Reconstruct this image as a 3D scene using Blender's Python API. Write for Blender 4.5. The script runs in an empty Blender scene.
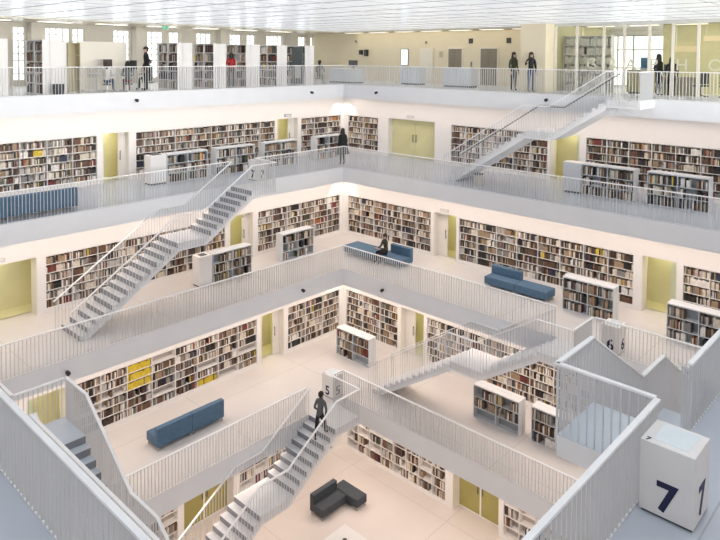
import bpy, bmesh, math, random
from mathutils import Vector, Matrix
rnd = random.Random(11)
SC = bpy.context.scene
COL = SC.collection
PI = math.pi

# ------------------------------------------------------------------ levels and plan (metres)
H = 3.804
ZE, ZD, ZC, ZB, ZA = 0.0, H, 2*H, 3*H, 4*H
Z = dict(A=ZA, B=ZB, C=ZC, D=ZD, E=ZE)
T = 0.694                                   # slab thickness
EX = dict(A=24.30, B=21.95, C=19.60, D=17.24)   # far void edges, X
EY = dict(A=23.97, B=21.63, C=19.29, D=16.94)   # far void edges, Y
NX = dict(A=-0.15, B=2.81, C=5.43, D=7.60)      # near void edges
NY = dict(A=-0.15, B=2.75, C=5.05, D=7.40)
WX = dict(B=26.10, C=23.75, D=21.55, E=19.45)   # wall fronts
WY = dict(B=25.75, C=23.40, D=21.20, E=19.15)

# ------------------------------------------------------------------ materials
def mat(name, col, rough=0.5, noise=0.03, scale=6.0, metal=0.0, emit=0.0, spec=0.5, coat=0.0):
    m = bpy.data.materials.new(name); m.use_nodes = True
    nt = m.node_tree; b = nt.nodes['Principled BSDF']
    b.inputs['Roughness'].default_value = rough
    b.inputs['Metallic'].default_value = metal
    b.inputs['Specular IOR Level'].default_value = spec
    b.inputs['Coat Weight'].default_value = coat
    tc = nt.nodes.new('ShaderNodeTexCoord'); nz = nt.nodes.new('ShaderNodeTexNoise')
    nz.inputs['Scale'].default_value = scale; nz.inputs['Detail'].default_value = 3
    nt.links.new(tc.outputs['Object'], nz.inputs['Vector'])
    rp = nt.nodes.new('ShaderNodeValToRGB')
    rp.color_ramp.elements[0].position = 0.3; rp.color_ramp.elements[1].position = 0.7
    rp.color_ramp.elements[0].color = [max(0, c*(1-noise)) for c in col] + [1]
    rp.color_ramp.elements[1].color = [min(1, c*(1+noise)) for c in col] + [1]
    nt.links.new(nz.outputs['Fac'], rp.inputs['Fac'])
    nt.links.new(rp.outputs['Color'], b.inputs['Base Color'])
    if emit:
        b.inputs['Emission Strength'].default_value = emit
        nt.links.new(rp.outputs['Color'], b.inputs['Emission Color'])
    return m

def floor_mat(name, col, rough, gx, gy, ox, oy):
    """poured floor with thin joint lines"""
    m = mat(name, col, rough, 0.025, 0.8)
    nt = m.node_tree; b = nt.nodes['Principled BSDF']
    src = b.inputs['Base Color'].links[0].from_socket
    geo = nt.nodes.new('ShaderNodeNewGeometry'); sp = nt.nodes.new('ShaderNodeSeparateXYZ')
    nt.links.new(geo.outputs['Position'], sp.inputs[0])
    fac = None
    for ax, g, o in (('X', gx, ox), ('Y', gy, oy)):
        a = nt.nodes.new('ShaderNodeMath'); a.operation = 'ADD'; a.inputs[1].default_value = -o
        nt.links.new(sp.outputs[ax], a.inputs[0])
        p = nt.nodes.new('ShaderNodeMath'); p.operation = 'PINGPONG'; p.inputs[1].default_value = g/2
        nt.links.new(a.outputs[0], p.inputs[0])
        l = nt.nodes.new('ShaderNodeMath'); l.operation = 'LESS_THAN'; l.inputs[1].default_value = 0.012
        nt.links.new(p.outputs[0], l.inputs[0])
        if fac is None: fac = l
        else:
            mx = nt.nodes.new('ShaderNodeMath'); mx.operation = 'MAXIMUM'
            nt.links.new(fac.outputs[0], mx.inputs[0]); nt.links.new(l.outputs[0], mx.inputs[1]); fac = mx
    mix = nt.nodes.new('ShaderNodeMixRGB'); mix.inputs['Color2'].default_value = [c*0.78 for c in col] + [1]
    nt.links.new(fac.outputs[0], mix.inputs['Fac']); nt.links.new(src, mix.inputs['Color1'])
    nt.links.new(mix.outputs[0], b.inputs['Base Color'])
    return m

def glass_mat(name, col, amount=0.1):
    m = bpy.data.materials.new(name); m.use_nodes = True
    nt = m.node_tree; nt.nodes.clear()
    out = nt.nodes.new('ShaderNodeOutputMaterial'); mx = nt.nodes.new('ShaderNodeMixShader')
    tr = nt.nodes.new('ShaderNodeBsdfTransparent'); gl = nt.nodes.new('ShaderNodeBsdfGlossy')
    fr = nt.nodes.new('ShaderNodeFresnel'); fr.inputs['IOR'].default_value = 1.3
    tr.inputs['Color'].default_value = (*col, 1); gl.inputs['Roughness'].default_value = 0.02
    nt.links.new(fr.outputs[0], mx.inputs[0]); nt.links.new(tr.outputs[0], mx.inputs[1]); nt.links.new(gl.outputs[0], mx.inputs[2])
    nt.links.new(mx.outputs[0], out.inputs[0])
    return m

M = dict(
    white=mat('white wall paint', (.82, .80, .78), .55, .01),
    bars=mat('shaded bar steel', (.64, .645, .655), .45, .01),  # darker than the handrail: shade on the bar sides put into the colour
    edge=mat('white slab paint', (.775, .79, .815), .5, .015, 1.5),
    rail=mat('white powder coated steel', (.90, .90, .90), .4, .01),
    stair=mat('white stair paint', (.78, .79, .81), .5, .015, 2),
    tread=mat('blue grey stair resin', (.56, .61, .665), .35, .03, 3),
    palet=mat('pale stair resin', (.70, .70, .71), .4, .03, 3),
    riser=mat('shaded riser resin', (.25, .262, .29), .45, .03, 3),  # stair resin darkened, the shading of the risers is in the colour
    floorA=floor_mat('top gallery resin floor', (.62, .62, .62), .3, 4.7, 4.7, 2, 2),
    floorB=floor_mat('blue grey resin floor', (.51, .55, .615), .3, 9.0, 9.0, 2, 2),
    floorC=floor_mat('pale resin floor upper', (.70, .67, .65), .32, 4.7, 4.7, 2.3, 2.3),
    floorD=floor_mat('pale resin floor', (.71, .67, .645), .32, 4.7, 4.7, 3.7, 1.2),
    floorE=floor_mat('pale pink resin floor', (.71, .65, .61), .34, 4.7, 4.7, 14.1, 17.9),
    shelf=mat('white shelf laminate', (.80, .78, .76), .45, .01),
    shelfback=mat('shelf back board', (.50, .46, .42), .6, .04),
    shelfgrey=mat('pale grey shelf laminate', (.66, .68, .70), .45, .01),
    greyback=mat('grey shelf back', (.30, .33, .36), .6, .04),
    yellow=mat('yellow green glass', (.66, .63, .36), .18, .06, 1.2),
    olivegl=mat('olive tinted glass', (.36, .32, .10), .15, .06, 1.2),
    palegreen=mat('pale green panel', (.70,.74,.58), .4, .03),
    yellowwall=mat('yellow corridor paint', (.74, .70, .44), .5, .04, 1.2),
    doorframe=mat('warm white door lining', (.78, .75, .70), .5, .01),
    steel=mat('brushed steel', (.55, .55, .55), .3, .02, 20, .9),
    black=mat('black plastic', (.018, .018, .02), .45, .1),
    dark=mat('dark grey plastic', (.06, .065, .07), .5, .1),
    blue=mat('blue upholstery', (.078, .150, .232), .75, .10, 12),
    bluelit=mat('blue upholstery piping', (.12, .2, .32), .75, .08, 12),
    char=mat('charcoal upholstery', (.05, .06, .074), .75, .12, 12),
    beige=mat('beige wall paint', (.74, .66, .49), .5, .02, 1),
    beige2=mat('pale beige wall paint', (.78, .73, .63), .5, .02, 1),
    hallceil=mat('hall ceiling paint', (.62, .58, .48), .25, .03, 1),
    pier=mat('grey beige pier', (.58, .545, .48), .6, .02),
    olive=mat('olive yellow partition', (.60, .55, .33), .5, .03),
    brown=mat('grey brown lift door', (.24, .21, .16), .35, .05),
    navy=mat('navy blue lettering', (.012, .012, .06), .5, .02),
    letter=mat('pale frosted lettering', (.62, .60, .46), .6, .02),
    lamp=mat('lit diffuser', (1.0, .93, .78), .5, .0, 1, emit=2.2),
    screen=mat('lit pale blue screen', (.75, .9, 1.0), .4, .15, 3, emit=1.3),
    panel=mat('pale blue box inset', (.72, .79, .82), .2, .02),
    tan=mat('tan laminate', (.50, .44, .33), .5, .03),
    sign=mat('cream sign board', (.80, .66, .42), .5, .02),
    bluepost=mat('blue poster print', (.10, .28, .50), .5, .4, 8),
    cabinet=mat('ochre cabinet', (.52, .46, .30), .5, .03),
    grid=mat('ceiling grid grey', (.36, .38, .41), .5, .01),
    grille=mat('metal mullion', (.60, .60, .56), .4, .01),
    glass=glass_mat('clear glass', (.95, .96, .93)),
    greenboard=mat('dark green grey board', (.09, .11, .11), .5, .05),
    window_fill=mat('added daylight glass', (1.0, .97, .93), .3, .03, 1, emit=32.0),  # glow of unseen windows, added to brighten the west slab edges
    window=mat('daylit opal glass', (.93, .96, 1.0), .3, .03, 1, emit=1.35),
    skin=mat('skin', (.55, .36, .27), .55, .04), hairdark=mat('dark hair', (.018, .014, .012), .6, .1),
    hairbrown=mat('brown hair', (.07, .04, .025), .6, .1),
    exitgreen=mat('lit green exit sign', (.12, .42, .25), .4, .1, 8, emit=.35),
)
CLOTH = {k: mat(k + ' cloth', c, .85, .12, 20) for k, c in dict(
    black=(.012, .012, .014), charcoal=(.035, .035, .04), denim=(.07, .10, .17), red=(.42, .015, .02), white=(.72, .70, .66),
    maroon=(.18, .03, .04), grey=(.10, .105, .11), olive=(.05, .05, .03), beige=(.45, .38, .28), paleblue=(.35, .42, .5)).items()}
PAL = [('cream', (.64, .58, .48)), ('brown', (.13, .075, .045)), ('dark red', (.16, .028, .025)), ('black', (.018, .016, .016)),
       ('tan', (.33, .235, .15)), ('grey', (.22, .21, .20)), ('navy', (.028, .036, .065)), ('olive', (.07, .075, .045)), ('white', (.74, .71, .67)),
       ('yellow', (.62, .46, .04)), ('dark brown', (.055, .034, .026)), ('orange', (.36, .13, .04)), ('pale grey', (.44, .42, .40))]
PW = [14, 14, 5, 12, 15, 13, 3.5, 2.5, 8, .6, 12, .8, 8]
BM = [mat(n + ' book cover', c, .6, .18, 9) for n, c in PAL]

# ------------------------------------------------------------------ mesh helpers
ROOT = {}
class MB:
    def __init__(s): s.v, s.f, s.m, s.sm = [], [], [], []
    def add(s, vs, fs, mi=0, smooth=False):
        b = len(s.v); s.v += [tuple(p) for p in vs]
        for f in fs: s.f.append([b+i for i in f]); s.m.append(mi); s.sm.append(smooth)
        return s
    def box(s, x0, x1, y0, y1, z0, z1, mi=0, skip=()):
        x0, x1 = sorted((x0, x1)); y0, y1 = sorted((y0, y1)); z0, z1 = sorted((z0, z1))
        vs = [(x0,y0,z0),(x1,y0,z0),(x1,y1,z0),(x0,y1,z0),(x0,y0,z1),(x1,y0,z1),(x1,y1,z1),(x0,y1,z1)]
        fs = [(0,3,2,1),(4,5,6,7),(0,1,5,4),(1,2,6,5),(2,3,7,6),(3,0,4,7)]
        return s.add(vs, [f for i, f in enumerate(fs) if i not in skip], mi)
    def sb(s, side, u0, u1, v0, v1, z0, z1, mi=0):
        return s.box(u0, u1, v0, v1, z0, z1, mi) if side == 'L' else s.box(v0, v1, u0, u1, z0, z1, mi)
    def prism(s, poly, fn, w0, w1, mi=0, top=None):
        """poly: list of (s,z); fn(s,w,z)->world; top(i)->material of side face i"""
        n = len(poly)
        vs = [fn(a, w0, z) for a, z in poly] + [fn(a, w1, z) for a, z in poly]
        s.add(vs, [list(range(n)), list(range(2*n-1, n-1, -1))], mi)
        b = len(s.v)-2*n
        for i in range(n):
            j = (i+1) % n
            s.f.append([b+i, b+n+i, b+n+j, b+j]); s.m.append(top(i) if top else mi); s.sm.append(False)
        return s
    def tube(s, p0, p1, r, n=8, mi=0, r1=None):
        p0, p1 = Vector(p0), Vector(p1); r1 = r if r1 is None else r1
        d = (p1-p0).normalized(); a = d.orthogonal().normalized(); c = d.cross(a)
        vs = [p0+(a*math.cos(t)+c*math.sin(t))*r for t in [2*PI*i/n for i in range(n)]] + [p1+(a*math.cos(t)+c*math.sin(t))*r1 for t in [2*PI*i/n for i in range(n)]]
        s.add(vs, [(i, (i+1) % n, n+(i+1) % n, n+i) for i in range(n)], mi, True)
        s.add(vs[:n], [list(range(n))[::-1]], mi); s.add(vs[n:], [list(range(n))], mi)
        return s
    def ell(s, c, r, mi=0, nu=12, nv=8, vmin=-PI/2, vmax=PI/2):
        c = Vector(c); vs = []; fs = []
        for j in range(nv+1):
            a = vmin+(vmax-vmin)*j/nv
            for i in range(nu):
                b = 2*PI*i/nu
                vs.append((c.x+r[0]*math.cos(a)*math.cos(b), c.y+r[1]*math.cos(a)*math.sin(b), c.z+r[2]*math.sin(a)))
        for j in range(nv):
            for i in range(nu):
                fs.append((j*nu+i, j*nu+(i+1) % nu, (j+1)*nu+(i+1) % nu, (j+1)*nu+i))
        return s.add(vs, fs, mi, True)
    def mesh(s, name, mats, off=(0,0,0), fix=True):
        me = bpy.data.meshes.new(name)
        ox, oy, oz = off
        me.from_pydata([(x-ox, y-oy, z-oz) for x, y, z in s.v], [], s.f)
        for m in (mats if isinstance(mats, (list, tuple)) else [mats]): me.materials.append(m)
        me.polygons.foreach_set('material_index', s.m); me.polygons.foreach_set('use_smooth', s.sm)
        if fix:
            bm = bmesh.new(); bm.from_mesh(me); bmesh.ops.recalc_face_normals(bm, faces=bm.faces); bm.to_mesh(me); bm.free()
        me.update()
        return me
    def build(s, name, mats, parent=None, bevel=0.0, seg=2, off=None):
        r = ROOT.get(parent.name, (0,0,0)) if parent is not None else (off or (0,0,0))
        o = bpy.data.objects.new(name, s.mesh(name, mats, r)); COL.objects.link(o)
        if parent is not None:
            o.parent = parent; ROOT[o.name] = r
        elif off: o.location = off
        if bevel:
            b = o.modifiers.new('edge', 'BEVEL'); b.width = bevel; b.segments = seg; b.limit_method = 'ANGLE'
        return o

def tag(o, label, cat, group=None, kind=None):
    o['label'] = label; o['category'] = cat
    if group: o['group'] = group
    if kind: o['kind'] = kind
    return o
def thing(name, label, cat, loc, group=None, rz=0.0, local=False):
    o = bpy.data.objects.new(name, None); COL.objects.link(o); o.location = loc; o.empty_display_size = .1
    o.rotation_euler.z = rz
    ROOT[o.name] = tuple(loc) if rz == 0 and not local else (0, 0, 0)
    return tag(o, label, cat, group)
def struct(name, mb, mats, label, cat):
    return tag(mb.build(name, mats), label, cat, kind='structure')
def place(name, me, parent, loc):
    """linked child with shared mesh; loc in world"""
    o = bpy.data.objects.new(name, me); COL.objects.link(o); o.parent = parent
    r = ROOT.get(parent.name, (0,0,0)); o.location = (loc[0]-r[0], loc[1]-r[1], loc[2]-r[2]); ROOT[o.name] = r
    return o
def sw(side, u, v, z): return (u, v, z) if side == 'L' else (v, u, z)

LV = dict(A='top gallery', B='upper gallery', C='middle gallery', D='lower gallery', E='ground floor')
WING = dict(L='west', R='east')
ORD = ['zeroth','first','second','third','fourth','fifth','sixth','seventh','eighth','ninth','tenth','eleventh','twelfth','thirteenth','fourteenth','fifteenth','sixteenth','seventeenth','eighteenth','nineteenth','twentieth']
ORD += ['twenty-'+w for w in ORD[1:10]] + ['thirtieth'] + ['thirty-'+w for w in ORD[1:10]] + ['fortieth'] + ['forty-'+w for w in ORD[1:10]] + ['fiftieth']

# ------------------------------------------------------------------ slabs / floors
def ring(z, t, xo0, xo1, yo0, yo1, xi0, xi1, yi0, yi1):
    m = MB()
    def cell(x0, x1, y0, y1):
        m.box(x0, x1, y0, y1, z-t, z-.012, 0); m.box(x0, x1, y0, y1, z-.012, z, 1)
    cell(xo0, xo1, yi1, yo1); cell(xo0, xo1, yo0, yi0); cell(xi1, xo1, yi0, yi1); cell(xo0, xi0, yi0, yi1)
    return m
OUT = dict(A=(-10, 36, -10, 34), B=(-2, 26.6, -2, 26.25), C=(.5, 24.25, .5, 23.9), D=(2.8, 22.05, 2.8, 21.7))
for l in 'ABCD':
    a = OUT[l]
    struct('floor', ring(Z[l], T, *a, NX[l], EX[l], NY[l], EY[l]), [M['edge'], M['floor'+l]],
           f'{LV[l]} floor slab with pale resin surface and deep white edge', 'floor')
struct('floor', MB().box(4.5, 20.2, 4.5, 19.9, -.3, 0), M['floorE'], 'pale pinkish ground floor at the bottom of the atrium', 'floor')

# ------------------------------------------------------------------ bookshelves and books
BOOKS = []; CASES = []
def fill_row(case, side, u0, u1, vf, z, hmax, row, bay, fill, dmax, forced=None):
    u = u0+.006
    n = []
    mode = 0
    while u < u1-.03:
        if rnd.random() > fill:
            u += rnd.uniform(.05, .22); continue
        run = rnd.randint(2, 9); base = rnd.choices(range(len(PAL)), PW)[0]
        same = rnd.random() < .45
        for _ in range(run):
            w = rnd.uniform(.028, .062)
            if u+w > u1-.006: u = u1; break
            hh = min(hmax-.02, hmax*rnd.uniform(.66, .92)); d = min(dmax, rnd.uniform(.15, .21))
            ci = forced if forced is not None and rnd.random() < .93 else (base if same and rnd.random() < .8 else rnd.choices(range(len(PAL)), PW)[0])
            n.append((u, u+w-.002, vf+rnd.uniform(.012, .03), d, z, z+hh, ci)); u += w
    N = len(n)
    for i, b in enumerate(n):
        pos = i+1 if side == 'L' else N-i          # counted from the left as one faces it
        BOOKS.append(dict(side=side, b=b, case=case, row=row, bay=bay, pos=pos))

def bookcase(name, label, cat, short, side, u0, u1, vf, depth, zf, z0, z1, rows, bay, fill, group, body='shelf', back='shelfback', yellow=(), forced=None, books=True, legs=False, topcap=.03, wide_end=None, end_panel=False):
    """shelf unit seen from its front at v = vf, back at vf + depth"""
    c = sw(side, (u0+u1)/2, vf+depth/2, zf+z0)
    t = thing(name, label, cat, c, group)
    nb = max(1, round((u1-u0)/bay)); bw = (u1-u0)/nb
    th = .022
    b = MB(); b.sb(side, u0, u1, vf+min(depth, .26), vf+min(depth, .26)+.015 if depth > .28 else vf+depth, zf+z0, zf+z1); b.build('back_panel', M[back], t)
    if depth > .4: MB().sb(side, u0+.03, u1-.03, vf+depth-.02, vf+depth, zf+z0, zf+z1-.035).build('back_board', M[body], t)
    rh = (z1-z0-topcap)/rows
    for k in range(nb+1):
        u = u0+k*bw; e0, e1 = (u, u+th) if k == 0 else ((u-th, u) if k == nb else (u-th/2, u+th/2))
        full = depth if (k in (0, nb)) else min(depth, .26)
        MB().sb(side, e0, e1, vf, vf+full, zf+z0, zf+z1-topcap).build('upright', M[body], t)
    for r in range(rows):
        z = zf+z0+r*rh
        MB().sb(side, u0+th, u1-th, vf+.004, vf+min(depth, .26), z, z+.022).build('shelf', M[body], t)
    MB().sb(side, u0, u1, vf-.004, vf+depth, zf+z1-topcap, zf+z1).build('top_panel', M[body], t)
    cid = len(CASES); CASES.append(dict(short=short, rows=rows, nb=nb, obj=t))
    if books:
        for r in range(rows):
            for k in range(nb):
                if callable(fill): fl = fill(r, k)
                else: fl = fill
                kk = k+1 if side == 'L' else nb-k
                y = 9 if (r, k) in yellow else forced
                fill_row(cid, side, u0+k*bw+th, u0+(k+1)*bw-th, vf+.01, zf+z0+r*rh+.0235, rh-.03, rows-r, kk, .985 if y else fl, .22, y)
    return t

def area(name, loc, sx, sy, power, col):
    l = bpy.data.lights.new(name, 'AREA'); l.shape = 'RECTANGLE'; l.size = sx; l.size_y = sy; l.energy = power; l.color = col
    o = bpy.data.objects.new(name, l); COL.objects.link(o); o.location = loc
    return o
WALLS = {}
def wall(l, side, items):
    """items: (kind, u0, u1, ...) along the wall from low u to high u"""
    W = (WY if side == 'L' else WX)[l]; z = Z[l]; top = z+H-T
    lo = {'B': -1.5, 'C': .8, 'D': 3.1, 'E': 5.2}[l]; hi = (WX if side == 'L' else WY)[l]+(.4 if side == 'L' else 0)
    m = MB(); u = lo
    for it in sorted(items, key=lambda i: i[1]):
        k, a, b = it[:3]
        m.sb(side, u, a, W, W+.4, z, top)
        if k == 'shelf':
            m.sb(side, a, b, W, W+.4, z, z+.13); m.sb(side, a, b, W, W+.4, z+2.01, top); m.sb(side, a, b, W+.33, W+.4, z+.13, z+2.01)
        else:
            m.sb(side, a, b, W, W+.4, z+2.06, top)
        u = b
    m.sb(side, u, hi, W, W+.4, z, top)
    struct('wall_left' if side == 'L' else 'wall_right', m, M['white'], f'white {WING[side]} wall of the {LV[l]} with shelf niches and doorways', 'wall')

DN = [0]
def doorway(l, side, u0, u1, style, label):
    """lined opening in the wall with yellow glass set back in it"""
    W = (WY if side == 'L' else WX)[l]; z = Z[l]; DN[0] += 1
    o = MB()
    dep = {'pass': 1.6}.get(style, .55)
    # corridor shell behind the opening
    o.sb(side, u0-.3, u1+.3, W+dep+.75, W+dep+.8, z, z+2.3); o.sb(side, u0-.35, u0-.3, W+.405, W+dep+.8, z, z+2.3); o.sb(side, u1+.3, u1+.35, W+.405, W+dep+.8, z, z+2.3)
    o.sb(side, u0-.35, u1+.35, W+.405, W+dep+.8, z+2.3, z+2.34); o.sb(side, u0-.35, u1+.35, W+.45, W+dep+.8, z-.03, z+.0)
    root = tag(o.build(f'door_{DN[0]}', M['yellowwall']), label, 'doorway', kind='structure')
    f = MB()
    for a, b in ((u0, u0+.03), (u1-.03, u1)): f.sb(side, a, b, W+.006, W+.5, z, z+2.055)
    f.sb(side, u0+.03, u1-.03, W+.006, W+.5, z+2.025, z+2.055)
    f.build('door_lining', M['doorframe'], root)
    n = 2 if (u1-u0) > 1.6 or style == 'double' else 1
    a0, a1 = u0+.03, u1-.03
    if style == 'open':                       # white leaf folded back, yellow beyond
        s_ = (.28 if side == 'L' else .42)*(u1-u0)
        a, b = (a0, a1-s_) if side == 'R' else (a0, a1-s_)
        wl = MB(); 
        if side == 'R': wl.sb(side, a1-s_, a1, W+.30, W+.345, z+.01, z+2.02)
        else: wl.sb(side, a1-s_, a1, W+.30, W+.345, z+.01, z+2.02)
        lf = wl.build('door_leaf', M['doorframe'], root)
        hm = MB(); hu = a1-s_+.07
        hm.sb(side, hu-.012, hu+.012, W+.245, W+.262, z+.85, z+1.25); hm.sb(side, hu-.008, hu+.008, W+.262, W+.30, z+.9, z+.92); hm.sb(side, hu-.008, hu+.008, W+.262, W+.30, z+1.18, z+1.2)
        hm.build('door_handle', M['dark'], lf)
        a1 = a1-s_
    st = .035
    if style in ('plain', 'open'):
        if style == 'plain':
            wl = MB(); wl.sb(side, a0+.02, a0+.42*(a1-a0), W+.95, W+.99, z+.002, z+2.0); wl.build('pale_panel', M['palegreen'], root)
        area('passage_light', sw(side, (u0+u1)/2, W+.85, z+2.28), .5, .5, 9, (1, .95, .7))
        return root
    for i in range(n):
        p, q = a0+(a1-a0)*i/n, a0+(a1-a0)*(i+1)/n
        g = MB(); v = W+.36
        g.sb(side, p, p+st, v, v+.04, z+.01, z+2.02, 1); g.sb(side, q-st, q, v, v+.04, z+.01, z+2.02, 1); g.sb(side, p+st, q-st, v, v+.04, z+1.98, z+2.02, 1); g.sb(side, p+st, q-st, v, v+.04, z+.01, z+.07, 1)
        g.sb(side, p+st, q-st, v+.012, v+.028, z+.07, z+1.98, 0)
        leaf = g.build('glass_door', [M['olivegl'] if l == 'E' else M['yellow'], M['doorframe'] if l == 'E' else M['yellow']], root)
        hu = (q-.1 if i == 0 else p+.1)
        hm = MB(); hm.sb(side, hu-.014, hu+.014, v-.05, v-.03, z+.85, z+1.25); hm.sb(side, hu-.008, hu+.008, v-.03, v, z+.9, z+.925); hm.sb(side, hu-.008, hu+.008, v-.03, v, z+1.175, z+1.2)
        hm.build('door_handle', M['dark'], leaf)
    return root

def wall_shelves(l, side, u0, u1, short, label, fill=.93, rows=6, bay=.92, yellow=()):
    W = (WY if side == 'L' else WX)[l]
    bookcase('wall_bookcase', label, 'bookcase', short, side, u0+.004, u1-.004, W+.004, .30, Z[l], .132, 2.006, rows, bay, fill, 'built-in wall bookcases', yellow=yellow)

def sparse(p, empty=.25, seed=3):
    r = random.Random(seed); memo = {}
    def f(row, k):
        if (row, k) not in memo: memo[(row, k)] = .1 if r.random() < empty else p
        return memo[(row, k)]
    return f

# upper gallery
wall('B', 'L', [('shelf', 6.0, 11.9), ('door', 12.13, 13.28), ('shelf', 13.57, 21.17), ('door', 21.3, 22.72), ('shelf', 22.93, 25.93)])
wall('B', 'R', [('shelf', 5.4, 11.57), ('door', 11.82, 13.17), ('shelf', 13.26, 18.38), ('door', 19.33, 22.42), ('shelf', 23.1, 25.38)])
doorway('B', 'L', 12.13, 13.28, 'open', 'yellow lit doorway between the two long shelf runs of the upper gallery west wall')
doorway('B', 'L', 21.3, 22.72, 'open', 'yellow doorway near the corner in the upper gallery west wall')
doorway('B', 'R', 11.82, 13.17, 'plain', 'olive doorway under the upper stair in the upper gallery east wall')
doorway('B', 'R', 19.33, 22.42, 'double', 'wide pair of yellow glass doors near the corner of the upper gallery')
wall_shelves('B', 'L', 6.0, 11.9, 'upper gallery bookcase above blue sofa', 'built-in white bookcase behind the blue sofa on the upper gallery', .9)
wall_shelves('B', 'L', 13.57, 21.17, 'long upper west bookcase', 'long built-in white bookcase behind three low bookcases on the upper gallery', .93)
wall_shelves('B', 'L', 22.93, 25.93, 'upper west corner bookcase', 'short built-in bookcase against the upper gallery corner beside the yellow doorway', .95)
wall_shelves('B', 'R', 23.1, 25.38, 'upper east corner bookcase', 'short built-in bookcase between the upper gallery corner and wide yellow doors', .95)
wall_shelves('B', 'R', 13.26, 18.38, 'upper bookcase behind stair', 'built-in bookcase partly hidden behind the stair down from the top gallery', .95)
wall_shelves('B', 'R', 5.4, 11.57, 'upper east bookcase', 'long built-in bookcase behind two low bookcases under the glazed room', .95)
# middle gallery
wall('C', 'L', [('door', 6.4, 8.65), ('shelf', 8.92, 16.47), ('door', 16.7, 17.97), ('shelf', 18.23, 23.53)])
wall('C', 'R', [('shelf', 3.6, 6.98), ('door', 7.16, 8.36), ('shelf', 8.63, 16.23), ('door', 16.34, 17.6), ('shelf', 17.75, 23.06)])
doorway('C', 'L', 6.4, 8.65, 'plain', 'wide yellow doorway of the middle gallery beside the stair foot')
doorway('C', 'L', 16.7, 17.97, 'open', 'yellow doorway behind the stair on the middle gallery west wall')
doorway('C', 'R', 7.16, 8.36, 'plain', 'yellow doorway between low bookcases on the middle gallery east wall')
doorway('C', 'R', 16.34, 17.6, 'open', 'yellow doorway with open white leaf on the middle gallery east wall')
wall_shelves('C', 'L', 8.92, 16.47, 'middle west bookcase behind stair', 'long built-in bookcase seen through the stair railing on the middle gallery', .93)
wall_shelves('C', 'L', 18.23, 23.53, 'middle west corner bookcase', 'built-in bookcase meeting the middle gallery corner post, six bays wide', .95)
wall_shelves('C', 'R', 17.75, 23.06, 'bookcase behind seated reader', 'built-in bookcase behind the corner bench and the seated reader', .96)
wall_shelves('C', 'R', 8.63, 16.23, 'long middle east bookcase', 'long built-in bookcase behind the blue sofa on the middle gallery', .97)
wall_shelves('C', 'R', 3.6, 6.98, 'end middle east bookcase', 'built-in bookcase beyond the yellow doorway at the end of the middle gallery', .85)
# lower gallery
wall('D', 'L', [('door', 7.45, 8.7), ('shelf', 8.9, 16.5), ('door', 16.7, 17.95), ('shelf', 18.15, 21.33)])
wall('D', 'R', [('door', 7.2, 8.4), ('shelf', 8.65, 16.27), ('door', 16.4, 17.68), ('shelf', 17.84, 21.0)])
doorway('D', 'L', 7.45, 8.7, 'plain', 'yellow glass doorway seen through the stair landing bars on the lower gallery')
doorway('D', 'L', 16.7, 17.95, 'open', 'yellow doorway with open leaf on the lower gallery west wall')
doorway('D', 'R', 7.2, 8.4, 'plain', 'hidden yellow doorway at the end of the lower gallery east wall')
doorway('D', 'R', 16.4, 17.68, 'open', 'yellow doorway with white leaf behind the stair on the lower gallery')
wall_shelves('D', 'L', 8.9, 16.5, 'lower west bookcase', 'long built-in bookcase with a block of yellow books above the blue sofa', sparse(.9, .2, 5), yellow=((5, 2), (4, 2), (3, 2), (0, 5)))
wall_shelves('D', 'L', 18.15, 21.33, 'lower west corner bookcase', 'short built-in bookcase between open yellow doorway and lower gallery corner', .93)
wall_shelves('D', 'R', 17.84, 21.0, 'lower east corner bookcase', 'short built-in bookcase behind the low bookcase at the lower gallery corner', .94)
wall_shelves('D', 'R', 8.65, 16.27, 'lower bookcase behind stair', 'long built-in bookcase behind the stair and two low bookcases of the lower gallery', .93)
# ground floor
wall('E', 'L', [('shelf', 7.6, 11.55), ('door', 11.75, 13.87), ('shelf', 14.1, 18.9)])
wall('E', 'R', [('shelf', 7.6, 11.3), ('door', 11.45, 13.42), ('shelf', 13.72, 18.85)])
doorway('E', 'L', 11.75, 13.87, 'double', 'pair of yellow glass doors on the ground floor west wall behind the stair')
doorway('E', 'R', 11.45, 13.42, 'double', 'pair of olive glass doors with white frames on the ground floor east wall')
wall_shelves('E', 'L', 7.6, 11.55, 'ground floor west end bookcase', 'built-in bookcase before the yellow glass doors on the ground floor', sparse(.8, .35, 8), 5, .66)
wall_shelves('E', 'L', 14.1, 18.9, 'ground bookcase behind stair', 'built-in bookcase under the lower gallery seen behind the ground floor stair', sparse(.85, .2, 9), 5, .66)
wall_shelves('E', 'R', 13.72, 18.85, 'ground bookcase beside charcoal sofa', 'built-in bookcase of half empty cubes facing the charcoal sofa', sparse(.62, .3, 10), 5, .66)
wall_shelves('E', 'R', 7.6, 11.3, 'ground floor east end bookcase', 'built-in bookcase just past the olive glass doors on the ground floor', sparse(.6, .4, 12), 5, .66)

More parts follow.
